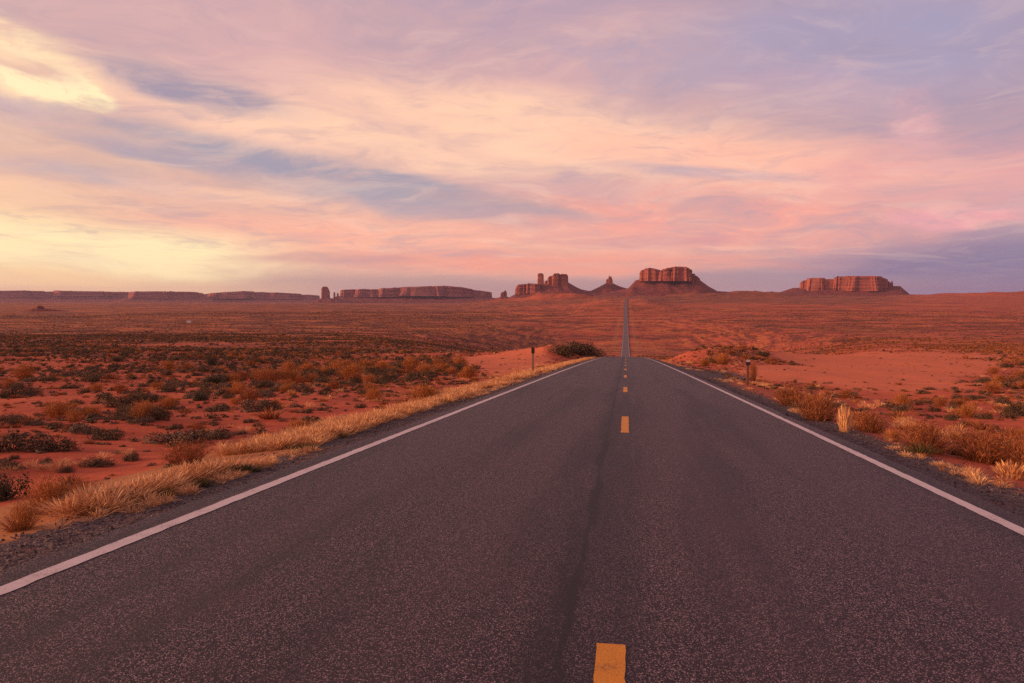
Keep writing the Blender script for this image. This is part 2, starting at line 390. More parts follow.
def asphalt_material():
    m, t, b = material('asphalt', .66, .28)
    pos = t.new('ShaderNodeNewGeometry').outputs['Position']
    sx = t.new('ShaderNodeSeparateXYZ'); t.put(sx.inputs[0], pos); X = sx.outputs[0]
    vor = t.new('ShaderNodeTexVoronoi', feature='F1'); t.put(vor.inputs[0], pos); vor.inputs['Scale'].default_value = 175; vor.inputs['Randomness'].default_value = 1
    cs = t.new('ShaderNodeSeparateColor'); t.put(cs.inputs[0], vor.outputs['Color'])
    v2 = t.new('ShaderNodeTexVoronoi', feature='F1'); t.put(v2.inputs[0], pos); v2.inputs['Scale'].default_value = 70
    cs2 = t.new('ShaderNodeSeparateColor'); t.put(cs2.inputs[0], v2.outputs['Color'])
    c = t.mix(t.ss(.2, 1, cs.outputs[0]), (.0075, .0045, .0070), (.053, .029, .039))
    c = t.mix(t.m('MULTIPLY', t.ss(.84, .92, cs.outputs[1]), .95), c, (.42, .27, .28))       # pale chips
    c = t.mix(t.m('MULTIPLY', t.ss(.93, .98, cs2.outputs[1]), .6), c, (.20, .12, .12))
    c = t.mix(t.m('MULTIPLY', t.ss(.80, .95, cs2.outputs[0]), .5), c, (.018, .015, .017))
    # long wear along the road, blotches, tar
    long = t.noise(t.map(pos, (1.5, .03, 1)), 1, 5, .6); blot = t.noise(pos, .8, 5, .65); big = t.noise(pos, .12, 3, .5)
    c = t.mix(t.m('MULTIPLY', t.ss(.48, .66, long), .5), c, (.018, .012, .017))
    c = t.mix(t.m('MULTIPLY', t.ss(.50, .72, blot), .35), c, (.070, .036, .042))
    c = t.mix(t.m('MULTIPLY', t.ss(.5, .68, big), .3), c, (.074, .038, .045))
    def track(x0, wd): return t.m('EXPONENT', t.m('MULTIPLY', t.m('POWER', t.m('ABSOLUTE', t.m('DIVIDE', t.m('SUBTRACT', X, x0), wd)), 2), -1))
    tr = t.m('ADD', t.m('ADD', track(-2.85, .38), track(-1.2, .38)), t.m('ADD', track(.85, .38), track(2.45, .38)))
    c = t.mix(t.m('MULTIPLY', tr, t.m('MULTIPLY_ADD', long, .3, .05)), c, (.085, .050, .056))
    # centre seam: a tarry crack beside the dashes
    wob = t.m('MULTIPLY_ADD', t.noise(t.map(pos, (0, .55, 0)), 1, 4, .6), .22, -.11)
    wob2 = t.m('MULTIPLY_ADD', t.noise(t.map(pos, (0, 7, 0)), 1, 3, .6), .05, -.025)
    dx = t.m('ABSOLUTE', t.m('SUBTRACT', X, t.m('ADD', t.m('ADD', wob, wob2), -.31)))
    cw = t.m('MULTIPLY_ADD', t.ss(.4, .65, t.noise(t.map(pos, (3, .5, 1)), 1, 4, .6)), .075, .016)
    crack = t.m('SUBTRACT', 1, t.ss(.4, 1.3, t.m('DIVIDE', dx, cw)))
    c = t.mix(t.m('MULTIPLY', crack, .8), c, (.014, .012, .015))
    band = t.m('MULTIPLY', t.m('EXPONENT', t.m('MULTIPLY', t.m('POWER', t.m('DIVIDE', t.m('ADD', X, .36), .2), 2), -1)), t.ss(.36, .56, t.noise(t.map(pos, (2, .22, 1)), 1, 4, .6)))
    c = t.mix(t.m('MULTIPLY', band, .6), c, (.014, .010, .014))
    c = t.mix(t.m('MULTIPLY', t.ss(300, 700, sx.outputs[1]), .7), c, (.135, .085, .085))      # paler beyond the crest: grazing sky reflection painted into the colour
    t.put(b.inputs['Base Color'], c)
    add_bump(t, b, t.m('MULTIPLY_ADD', vor.outputs['Distance'], -.6, t.m('MULTIPLY', blot, .5)), .65, .006)
    return m

def paint_material(name, c, dark, wear):
    m, t, b = material(name, .65, .3)
    pos = t.new('ShaderNodeNewGeometry').outputs['Position']
    n = t.noise(pos, 55, 4, .7); n2 = t.noise(pos, 5, 4, .6); n3 = t.noise(pos, 120, 2, .5)
    k = t.mix(t.m('MULTIPLY', t.ss(.35, .7, n2), .35), c, tuple(x * .8 for x in c))
    k = t.mix(t.m('MULTIPLY', t.ss(.62 - wear, .76 - wear, t.m('MULTIPLY_ADD', n2, .35, t.m('MULTIPLY', n, .65))), .8), k, dark)
    k = t.mix(t.m('MULTIPLY', t.ss(.52, .66, n3), .6), k, tuple(x * .5 for x in c))
    t.put(b.inputs['Base Color'], k); add_bump(t, b, n, .5, .004)
    return m

def rock_material(name, tint=(1, 1, 1)):
    m, t, b = material(name, .95, .1)
    pos = t.new('ShaderNodeNewGeometry').outputs['Position']
    st = t.noise(t.map(pos, (.0012, .0012, .045)), 1, 5, .65)
    vert = t.noise(t.map(pos, (.010, .010, .006)), 1, 5, .65)
    bl = t.noise(pos, .004, 4, .6)
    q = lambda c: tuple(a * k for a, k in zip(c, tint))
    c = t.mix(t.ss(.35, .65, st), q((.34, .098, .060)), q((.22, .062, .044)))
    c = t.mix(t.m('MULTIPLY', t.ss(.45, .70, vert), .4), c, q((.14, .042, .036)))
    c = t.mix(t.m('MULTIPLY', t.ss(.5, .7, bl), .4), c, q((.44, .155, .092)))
    t.put(b.inputs['Base Color'], c)
    add_bump(t, b, t.m('ADD', t.m('MULTIPLY', vert, 1.0), t.m('MULTIPLY', st, .5)), .6, 12)
    return m

def talus_material():
    m, t, b = material('talus', .95, .1)
    pos = t.new('ShaderNodeNewGeometry').outputs['Position']
    n = t.noise(pos, .012, 6, .7); st = t.noise(t.map(pos, (.001, .001, .06)), 1, 4, .6)
    c = t.mix(t.ss(.35, .65, n), (.22, .058, .040), (.15, .042, .034))
    c = t.mix(t.m('MULTIPLY', t.ss(.5, .62, st), .45), c, (.12, .038, .034))
    t.put(b.inputs['Base Color'], c); add_bump(t, b, n, .9, 14)
    return m

def leaf_material(name, c1, c2, trans=0.0, rough=.8):
    m, t, b = material(name, rough, .15)
    g = t.new('ShaderNodeNewGeometry'); oi = t.new('ShaderNodeObjectInfo')
    r = t.m('ADD', t.m('MULTIPLY', g.outputs['Random Per Island'], .6), t.m('MULTIPLY', oi.outputs['Random'], .4))
    t.put(b.inputs['Base Color'], t.mix(r, c1, c2))
    return m

M = dict(
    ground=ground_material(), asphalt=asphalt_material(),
    white=paint_material('white_road_paint', (.60, .50, .49), (.12, .075, .08), .09),
    yellow=paint_material('yellow_road_paint', (.66, .25, .022), (.11, .05, .03), .08),
    rock=rock_material('sandstone_cliff'), farrock=rock_material('far_sandstone_cliff', (.95, 1.1, 1.4)), talus=talus_material(),  # farrock is the same rock with mauve distance haze tinted into its colour
    sage=leaf_material('sage_leaves', (.070, .046, .028), (.165, .100, .055)),
    sage2=leaf_material('grey_sage_leaves', (.105, .070, .048), (.20, .125, .082)),
    dark=leaf_material('dark_green_leaves', (.030, .028, .018), (.085, .066, .036)),
    rust=leaf_material('rust_stems', (.20, .066, .028), (.42, .150, .058)),
    gold=leaf_material('golden_stems', (.32, .115, .034), (.52, .205, .068)),
    straw=leaf_material('dry_grass_blades', (.50, .21, .08), (.88, .52, .26)),
    green=leaf_material('olive_tuft_blades', (.065, .055, .022), (.17, .115, .045)),
    twig=leaf_material('twigs', (.07, .045, .034), (.14, .085, .06)),
    wood=None)

# ------------------------------------------------------------------ ground sheet
def spaced(core, hi, ratio, step0):
    v = [core]; s = step0
    while v[-1] < hi: v.append(v[-1] + s); s = max(step0, (v[-1] - core) * (ratio - 1) + step0)
    return v
xr = [AR + .03] + spaced(AR + .13, 27000, 1.033, .11); xl = [-(AL) + .03] + spaced(-AL + .13, 30000, 1.031, .11)
xs = np.array(sorted([-x for x in xl]) + list(np.linspace(AL, AR, 12)) + xr)
yb = [-x for x in spaced(2, 3000, 1.12, 1.0)]
yf = spaced(2.3, 30000, 1.021, .22)
ys = np.array(sorted(yb) + [0, 1.0] + yf)
GX, GY = np.meshgrid(xs, ys)
GZ = H(GX, GY)
nx, ny = len(xs), len(ys)
idx = np.arange(nx * ny).reshape(ny, nx)
quads = np.stack([idx[:-1, :-1], idx[:-1, 1:], idx[1:, 1:], idx[1:, :-1]], -1).reshape(-1, 4)
gme = bpy.data.meshes.new('ground')
gme.vertices.add(nx * ny); gme.vertices.foreach_set('co', np.stack([GX, GY, GZ], -1).astype(np.float32).ravel())
gme.loops.add(quads.size); gme.loops.foreach_set('vertex_index', quads.astype(np.int32).ravel())
gme.polygons.add(len(quads)); gme.polygons.foreach_set('loop_start', np.arange(0, quads.size, 4, dtype=np.int32))
gme.update(calc_edges=True); gme.validate()
gme.polygons.foreach_set('use_smooth', np.ones(len(quads), bool))
ground = bpy.data.objects.new('ground', gme); COL.objects.link(ground); gme.materials.append(M['ground'])
tag(ground, 'red sandy desert plain stretching to the buttes on the horizon', 'ground', kind='structure')

def ell(X, Y, px, py, wpx, up, dn):
    """soft patch whose outline was read off the photograph and laid on the ground there"""
    x, y, z, d = ground_at(px, py); a0 = math.atan2(x, y); a1 = math.atan2(*ground_at(px + wpx, py)[:2])
    r0 = math.hypot(x, y); ru = math.hypot(*ground_at(px, py - up)[:2]); rd = math.hypot(*ground_at(px, py + dn)[:2])
    ru = min(ru, r0 * 2.6)
    rr_ = np.log(np.maximum(np.hypot(X, Y), 1) / r0); da = np.arctan2(X, np.maximum(Y, .1)) - a0
    ry = np.where(rr_ > 0, math.log(ru / r0), math.log(r0 / rd)) + 1e-3
    q = np.sqrt((da / abs(a1 - a0)) ** 2 + (rr_ / ry) ** 2)
    return np.clip(2.1 - 1.5 * q + .8 * fbm(X / 9, Y / 20, 61, 4), 0, 1)

ed = np.maximum(np.maximum(GX - AR, AL - GX), 0)
def bare_f(X, Y):
    b = np.zeros_like(X)
    for e in [(885, 362, 105, 17, 22), (835, 374, 90, 8, 9), (505, 361, 45, 9, 10), (692, 352, 18, 4, 5), (90, 392, 26, 4, 5), (160, 353, 26, 2, 3), (30, 440, 90, 12, 12), (300, 404, 90, 8, 8)]:
        b = np.maximum(b, ell(X, Y, *e) * (1 if e[0] > 550 and e[1] > 355 else (.9 if e[0] == 505 else .35)))
    return b
bare = bare_f(GX, GY)
def patch(X, Y): return np.clip(.5 + .9 * fbm(X / 38, Y / 38, 31, 4) + .35 * fbm(X / 300, Y / 300, 37, 3), 0, 1)
veg = (.35 + .65 * patch(GX, GY)) * sstep(60, 500, GY) * (1 - bare) * sstep(6, 18, ed + GY * .02)
azg = np.degrees(np.arctan2(GX, np.maximum(GY, 1)))
veg = np.maximum(veg, (.25 + .5 * patch(GX, GY)) * sstep(9, 40, ed) * (1 - bare) * sstep(4, -8, azg))
veg = np.clip(veg + .25 * sstep(-12, -26, azg) * sstep(60, 200, GY) * (1 - sstep(420, 900, GY)) - .25 * sstep(2000, 4000, GY) - .22 * sstep(-12, 0, azg) * sstep(200, 500, GY), 0, 1)
hill = sum(np.exp(-((GX - hx) / (hw * 1.1)) ** 2 - ((GY - hy) / (hl * 1.1)) ** 2) for hx, hy, hw, hl, hh in HILLS[:4])
veg = np.clip(veg + .85 * sstep(2900, 3900, GY) * (1 - np.clip(hill * 1.5, 0, 1)) * sstep(22, 14, azg), 0, 1); bare = np.clip(bare + 0 * hill, 0, 1)
veg = np.clip(veg + .95 * sstep(-8, -16, azg) * sstep(700, 1500, GY), 0, 1)
gravel = sstep(1.15, .75, ed) * (ed > 0) + 0
gravel = np.where(GX > 0, np.maximum(gravel, .55 * sstep(1.9, .9, ed)), gravel)
gravel = np.maximum(gravel, ell(GX, GY, 700, 374, 42, 5, 9) * .8 * (GX > 0))
gravel = np.maximum(gravel, 0) * (1 - sstep(300, 900, GY))
dry = sstep(.6, 1.1, ed) * sstep(3.6, 2.2, ed) * (GX < 0) + .45 * sstep(1.0, 1.6, ed) * sstep(3.4, 1.8, ed) * (GX > 0)
dry = dry * (1 - sstep(140, 400, GY)) + .5 * sstep(4, 8, ed) * sstep(26, 10, ed) * sstep(600, 900, GY) * (1 - sstep(3000, 3600, GY))
plain = sstep(200, 700, GY) * (1 - bare)
for nm, arr in (('plain', plain), ('bare', bare), ('veg', veg), ('gravel', gravel), ('dry', dry)):
    a = gme.attributes.new(nm, 'FLOAT', 'POINT'); a.data.foreach_set('value', arr.astype(np.float32).ravel())

# ------------------------------------------------------------------ road with its markings
def xbend(Y): return 75 * sstep(3150, 4100, Y) ** 1.5
ry = ys[(ys > -70) & (ys < 4050)]
VN = lambda a, b, c: vn(a, b, c)
road_root = tag(empty('road', (0, 0, 0)), 'straight two lane asphalt road running down and away to the buttes', 'road', kind='structure')
V = []; Fq = []
for j, y in enumerate(ry):
    zz = float(zroad(y)) + EYE; b0 = float(xbend(y))
    if y > 3000: zz = max(zz, float(H(b0, y)) + 1.2)
    jl = .05 * (float(vn(y * .9, 0, 77)) - .5) + .04 * (float(vn(y * 4, 3, 78)) - .5); jr = .05 * (float(vn(y * .9, 5, 79)) - .5) + .04 * (float(vn(y * 4, 9, 80)) - .5)
    wd = .5 * float(sstep(400, 900, y))
    xsr = [AL + jl - wd - .05, AL + jl - wd, XL - .05, -2, XC, 2, XR + .05, AR + jr + wd, AR + jr + wd + .05]
    for i, x in enumerate(xsr):
        V.append((x + b0, y, zz - (.10 if i in (0, 8) else 0)))
    if j:
        o = (j - 1) * 9
        Fq += [(o + i, o + i + 1, o + i + 10, o + i + 9) for i in range(8)]
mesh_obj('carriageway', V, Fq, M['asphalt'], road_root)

def strip(name, x0, x1, y0, y1, mat, lift=.004, jit=.008, label=None):
    yy = ry[(ry > y0) & (ry < y1)]; yy = np.concatenate([[y0], yy, [y1]])
    if y1 - y0 < 10: yy = np.linspace(y0, y1, 40)
    elif y0 < 60:
        yy = np.unique(np.concatenate([yy, np.arange(max(y0, 1), min(60, y1), .12)]))
    zz = np.interp(yy, ry, zroad(ry)) + EYE + lift + .00006 * np.clip(yy, 0, 1e4)
    V = []; Fq = []
    for j, y in enumerate(yy):
        a = jit * (float(vn(y * 9, 1, 90)) - .5) * 2; c = jit * (float(vn(y * 9, 7, 91)) - .5) * 2
        w0 = .5 * (.10 * float(sstep(60, 600, y)))
        V += [(x0 + a - w0, y, zz[j]), (x1 + c + w0, y, zz[j])]
        if j: o = 2 * j; Fq.append((o - 2, o - 1, o + 1, o))
    o = mesh_obj(name, V, Fq, mat, road_root)
    if label: o['label'] = label
    return o
strip('edge_line', XL - .07, XL + .07, -40, 1500, M['white'], label='white edge line on the left of the road')
strip('edge_line', XR - .065, XR + .065, -40, 1500, M['white'], label='white edge line on the right of the road')
y0 = 0.75
for k in range(14):
    a = (.75, 13.8, 26.0, 38.2)[k] if k < 4 else 38.2 + 12.2 * (k - 3)
    q = .06 if k else 0
    strip('centre_dash', XC - .075 + q, XC + .075 + q, a, a + 3.2, M['yellow'], label='orange yellow centre dash nearest the bottom of the picture' if k == 0 else None)

# ------------------------------------------------------------------ buttes and mesas
def rock_mass(V, Fq, prof, py_base, dist, depth, seed, flute=.045, seg=260, taper=.13):
    """a cliff: prof is its skyline [(px,py)...]; it becomes a closed solid of real width, height and depth at dist"""
    pxs = [p[0] for p in prof]; pl, pr = min(pxs), max(pxs); pc = (pl + pr) / 2
    cx, cy = aim(pc, dist); r = Vector((cx, cy, 0)).normalized(); u = Vector((r.y, -r.x, 0))
    sc = dist / F * 1.02 * (1 + ((pc - 512) / F) ** 2) ** .5 if False else dist / F / math.cos(math.atan((pc - 512) / F))
    half = (pr - pl) / 2 * sc * math.cos(math.atan((pc - 512) / F))
    zof = lambda py: EYE + (294 - py) / F * dist * math.cos(math.atan((pc - 512) / F))
    us = np.array([(p[0] - pc) / ((pr - pl) / 2) * half for p in prof]); zs = np.array([zof(p[1]) for p in prof])
    zb = zof(py_base) - 5
    base = len(V); n = seg; levels = [0, .16, .30, .34, .55, .72, .76, .90, .93, 1.0]; rr = np.random.default_rng(seed)
    th = np.linspace(0, 2 * math.pi, n, endpoint=False)
    sup = lambda c: np.sign(c) * np.abs(c) ** .42
    # footprint: rounded box with buttresses and alcoves
    perim = th / (2 * math.pi) * 24
    ca, sa = sup(np.cos(th)), sup(np.sin(th))
    per = np.cos(th) * 3 + 7; qq = np.sin(th) * 3 + 5
    fl = 1 + flute * 2.2 * fbm(per * 1.1, qq * 1.1, seed, 3) + flute * 1.1 * fbm(per * 2.1, qq * 2.3, seed + 5, 4) + flute * .15 * fbm(per * 9, qq * 13, seed + 6, 2)
    top_n = fbm(per * 2.2, qq * 2.2, seed + 9, 3)
    rings = []
    for li, f in enumerate(levels):
        tp = 1 + taper * (1 - f) ** 1.5 * (1 + .8 * fbm(per * 1.6, qq * 1.6, seed + 31, 2)) + .012 * math.sin(f * 17 + seed)
        uu = np.clip(half * ca * fl * tp, -half * (1 + taper * .5), half * (1 + taper * .5)); vv = depth / 2 * sa * (2 - fl) * tp
        zt = np.interp(uu, us, zs)
        z = zb + (zt - zb) * f + (np.floor(4.2 * fbm(per * 3.1, qq * 3.1, seed + 8, 2)) / 4.2 * .055 + .05 * fbm(per * 9, qq * 9, seed + 18, 2)) * min(zs.max() - zb, 120) * f ** 6
        led = (0, 0, .012, -.018, -.004, .004, -.022, .006, -.014, -.01)[li] * .7; nl = 1 + .014 * fbm(per * 3 + li * 2.3, qq * 3, seed + 20 + li, 2); uu = uu * (1 + led) * nl; vv = vv * (1 + led) * nl
        if li == 9: uu = uu * .985; vv = vv * .97
        rings.append([len(V) + i for i in range(n)])
        for a, b, c in zip(uu, vv, z):
            p = Vector((cx, cy, 0)) + u * a + r * b; V.append((p.x, p.y, c))
    for f in (.7, .35, 0.02):
        uu = half * ca * fl * f; vv = depth / 2 * sa * (2 - fl) * f
        z = np.interp(uu, us, zs) + (zs.max() - zb) * .01
        rings.append([len(V) + i for i in range(n)])
        for a, b, c in zip(uu, vv, z):
            p = Vector((cx, cy, 0)) + u * a + r * b; V.append((p.x, p.y, c))
    for ra, rb in zip(rings[:-1], rings[1:]):
        for i in range(n):
            k = (i + 1) % n; Fq.append((ra[i], ra[k], rb[k], rb[i]))
    Fq.append(tuple(rings[-1]))

def talus_mass(V, Fq, prof, dist, depth, seed, seg=150, crest=.35):
    """a skirt of broken rock: prof is its outline [(px,py)...] from foot to crest to foot"""
    pxs = [p[0] for p in prof]; pl, pr = min(pxs), max(pxs); pc = (pl + pr) / 2
    cx, cy = aim(pc, dist); r = Vector((cx, cy, 0)).normalized(); u = Vector((r.y, -r.x, 0))
    cs = math.cos(math.atan((pc - 512) / F)); half = (pr - pl) / 2 * dist / F
    zof = lambda py: EYE + (294 - py) / F * dist * cs
    us = np.array([(p[0] - pc) / ((pr - pl) / 2) * half for p in prof]); zs = np.array([zof(p[1]) for p in prof])
    nu, nv = seg, 40
    o = len(V)
    A, S_ = np.meshgrid(np.linspace(-half, half, nu + 1), np.linspace(-1, 1, nv + 1))
    gx = cx + u.x * A + r.x * S_ * depth / 2; gy = cy + u.y * A + r.y * S_ * depth / 2
    zt = np.interp(A, us, zs); zb = H(gx, gy) - 6
    k = np.clip(1 - np.maximum(0, np.abs(S_) - crest * .5) / (1 - crest * .5), 0, 1) ** 1.25
    gul = fbm(A / (half * .10) + 3 * S_, S_ * 2.2, seed, 4)
    z = zb + np.maximum(zt - zb, 0) * k * (1 + .55 * gul * (1 - k) * (.3 + k))
    V += list(zip(gx.ravel().tolist(), gy.ravel().tolist(), z.ravel().tolist()))
    for j in range(nv):
        for i in range(nu):
            q = o + j * (nu + 1) + i; Fq.append((q, q + 1, q + nu + 2, q + nu + 1))

def butte(name, label, cat, dist, cliffs, talus, group, seed, far=False):
    pc = cliffs[0][0][0][0]; cx, cy = aim(pc, dist); z = float(H(cx, cy))
    root = tag(empty(name, (cx, cy, z)), label, cat, group)
    for q, (prof, pyb, dep) in enumerate(cliffs):
        V = []; Fq = []
        rock_mass(V, Fq, prof, pyb, dist, dep, seed + q * 11)
        V = [(a - cx, b - cy, c - z) for a, b, c in V]
        mesh_obj('cliff', V, Fq, M['farrock' if far else 'rock'], root)
    V = []; Fq = []
    for (prof, dep, dd) in talus:
        talus_mass(V, Fq, prof, dist + dd, dep, seed + 3)
    if V:
        V = [(a - cx, b - cy, c - z) for a, b, c in V]
        mesh_obj('talus_slope', V, Fq, M['talus'], root, smooth=True)
    return root
G1 = 'sandstone buttes on the horizon'
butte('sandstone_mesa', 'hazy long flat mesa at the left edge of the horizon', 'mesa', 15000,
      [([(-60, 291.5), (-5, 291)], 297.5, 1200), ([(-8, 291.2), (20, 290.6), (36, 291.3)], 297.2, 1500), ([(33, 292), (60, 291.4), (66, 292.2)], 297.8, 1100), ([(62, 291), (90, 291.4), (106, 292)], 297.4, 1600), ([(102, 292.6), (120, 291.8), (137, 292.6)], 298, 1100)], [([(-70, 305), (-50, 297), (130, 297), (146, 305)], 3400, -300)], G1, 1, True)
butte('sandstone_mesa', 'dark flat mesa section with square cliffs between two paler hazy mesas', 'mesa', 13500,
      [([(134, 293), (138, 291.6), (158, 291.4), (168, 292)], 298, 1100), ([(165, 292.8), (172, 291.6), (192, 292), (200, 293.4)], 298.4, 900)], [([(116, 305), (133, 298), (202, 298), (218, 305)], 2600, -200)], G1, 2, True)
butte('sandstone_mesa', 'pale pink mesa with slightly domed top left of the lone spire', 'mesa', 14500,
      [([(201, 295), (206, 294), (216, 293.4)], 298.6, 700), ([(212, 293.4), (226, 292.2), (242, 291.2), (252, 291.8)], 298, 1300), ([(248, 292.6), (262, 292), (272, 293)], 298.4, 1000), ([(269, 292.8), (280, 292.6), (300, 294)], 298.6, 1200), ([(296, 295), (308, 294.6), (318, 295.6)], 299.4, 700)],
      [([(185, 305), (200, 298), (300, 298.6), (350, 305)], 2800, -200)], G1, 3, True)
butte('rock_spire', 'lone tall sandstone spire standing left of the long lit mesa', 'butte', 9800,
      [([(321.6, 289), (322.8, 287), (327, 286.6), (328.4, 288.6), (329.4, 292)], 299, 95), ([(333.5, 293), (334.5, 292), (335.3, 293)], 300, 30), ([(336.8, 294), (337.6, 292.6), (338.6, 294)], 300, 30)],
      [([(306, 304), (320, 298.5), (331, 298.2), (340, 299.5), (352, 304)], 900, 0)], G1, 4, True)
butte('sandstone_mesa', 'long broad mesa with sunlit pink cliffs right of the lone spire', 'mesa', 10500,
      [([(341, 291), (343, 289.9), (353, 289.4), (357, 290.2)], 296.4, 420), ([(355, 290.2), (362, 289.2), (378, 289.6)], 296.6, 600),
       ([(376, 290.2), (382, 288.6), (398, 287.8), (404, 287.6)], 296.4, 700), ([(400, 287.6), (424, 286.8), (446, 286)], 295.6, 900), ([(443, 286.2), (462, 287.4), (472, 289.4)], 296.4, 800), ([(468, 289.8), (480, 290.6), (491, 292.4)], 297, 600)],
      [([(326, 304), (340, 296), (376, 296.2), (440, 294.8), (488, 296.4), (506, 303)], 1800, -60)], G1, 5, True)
butte('rock_spire', 'small double rock spire at the left foot of the castle butte', 'butte', 8600,
      [([(500.5, 294), (502.5, 291.8), (504, 292.5)], 298, 70), ([(503.8, 292), (505.2, 290.2), (506.8, 292.4)], 298, 60)], [([(492, 300), (501, 296.5), (507, 296.5), (516, 300)], 500, 0)], G1, 6)
butte('castle_butte', 'butte group with a square tower and a sunlit castle block', 'butte', 7000,
      [([(515.6, 288), (518, 285), (524, 284.2), (527, 284.6)], 294, 260), ([(525.6, 284.6), (529, 283.6), (534, 284), (540, 284.4)], 293, 330), ([(537.6, 275), (538.3, 273.8), (542.4, 273.8), (543.6, 275.2)], 288, 62),
       ([(547.4, 279), (549, 276.8), (553.4, 276)], 286, 130), ([(552.4, 276), (554.4, 274), (558, 273.6), (559.6, 274.8)], 286, 200), ([(558.8, 275.4), (562, 274.2), (566.6, 274.6), (567.8, 276.4)], 286, 170), ([(544.6, 281.5), (546.4, 280.6), (548, 281)], 287, 90)],
      [([(506, 299.5), (516, 294), (522, 291.6), (530, 289.6), (538, 285.6), (548, 282.6), (556, 281.8), (562, 282.8), (568, 282.4), (575, 286.6), (581, 289.5), (592, 291.6), (612, 293.4), (630, 298)], 1000, 60)], G1, 7)
butte('rock_spire', 'pointed spire butte between the castle butte and the largest butte', 'butte', 7200,
      [([(606, 280.5), (607.2, 279.2), (608, 279.6), (608.8, 276), (609.4, 275.6), (610.2, 278.6), (610.9, 275.8), (611.6, 278), (612.4, 280.6)], 285, 46)],
      [([(572, 294.5), (592, 290.6), (600, 286.8), (606, 283.4), (613, 283.4), (620, 286.6), (630, 289.6), (650, 291.5), (664, 296)], 900, 0)], G1, 8)
butte('great_butte', 'largest twin topped butte right behind the end of the road', 'butte', 6600,
      [([(639.6, 273.4), (641, 271), (646, 269.4)], 281, 240), ([(644.6, 269.6), (650, 268.6), (655, 269.4), (660.6, 271.6)], 281, 340),
       ([(658, 272.6), (663, 270), (670, 268.6), (673, 268.4)], 281, 380), ([(671, 268.6), (678, 267.4), (685, 267.8), (690.6, 271)], 281, 440), ([(688, 274.8), (691, 273.6), (694.6, 274.6)], 283, 240), ([(693, 276.6), (696, 275.8), (699.4, 279)], 284.6, 180)],
      [([(600, 296), (616, 291.6), (632, 288), (639, 280.2), (648, 278.6), (657, 279.4), (666, 277.4), (676, 278.2), (688, 276.6), (700, 280.5), (708, 286.6), (716, 291.2), (740, 292.6), (775, 293.4), (800, 297)], 1200, 60)], G1, 9)
butte('sandstone_mesa', 'isolated flat topped mesa right of the road below lilac sky', 'mesa', 8200,
      [([(800.4, 284), (803, 281), (810, 279)], 290.6, 300), ([(808, 279.2), (814, 278.4), (823, 278.2)], 290.6, 420), ([(821, 280.2), (829, 279.4), (837, 279.8)], 290.8, 340), ([(835, 278.6), (838, 277), (851, 276.9)], 290.8, 480), ([(848, 277), (862, 276.7), (878, 277.2)], 290.8, 580), ([(875, 277.6), (882, 278.6), (886, 280)], 290.8, 460), ([(883, 280.6), (888, 281.6), (890.4, 284)], 291, 300),
       ([(890.6, 283.4), (891.6, 280.6), (892.6, 284)], 292, 40)],
      [([(778, 296), (799, 288), (820, 286.6), (836, 287.4), (852, 285.6), (872, 286.2), (888, 286.4), (897, 295.6)], 1100, 0)], G1, 10)
butte('sandstone_knoll', 'tiny dark knoll on the plain in front of the hazy left mesa', 'butte', 3050,
      [([(37, 307), (39, 305.6), (41, 305.8), (43, 308)], 309.5, 36)], [([(22, 312), (36, 308.4), (44, 308.6), (70, 312)], 200, 0)], G1, 12)

# ------------------------------------------------------------------ plants
def leaf_mesh(name, n, wid, hei, leaf, mat, seed, lobes=5, flat=.75, link=False):
    """mound of many small leaves in uneven lobes"""
    r = np.random.default_rng(seed)
    V = []; Fq = []
    L = [(r.uniform(-.36, .36) * wid, r.uniform(-.34, .34) * wid, r.uniform(.08, .42) * hei, r.uniform(.13, .30) * wid, r.uniform(.35, .65) * hei) for _ in range(lobes)]
    for k in range(n):
        lx, ly, lz, lr, lh = L[r.integers(lobes)]
        d = r.normal(size=3); d /= np.linalg.norm(d); q = r.uniform(.6, 1.02) if r.random() < .72 else r.uniform(.1, .75)
        p = np.array([lx + d[0] * lr * q, ly + d[1] * lr * q, max(.01, lz + d[2] * lh * q)])
        nrm = d + r.normal(size=3) * .7 + np.array([0, 0, .3]); nrm /= np.linalg.norm(nrm)
        a = np.cross(nrm, r.normal(size=3)); a /= np.linalg.norm(a) + 1e-9; b = np.cross(nrm, a)
        s = leaf * r.uniform(.5, 1.35); e = s * r.uniform(.35, .7)
        o = len(V); V += [p - a * s, p + b * e, p + a * s * 1.1 + nrm * s * .3, p - b * e]; Fq.append((o, o + 1, o + 2, o + 3))
    return mesh_obj(name, V, Fq, mat, link=link)

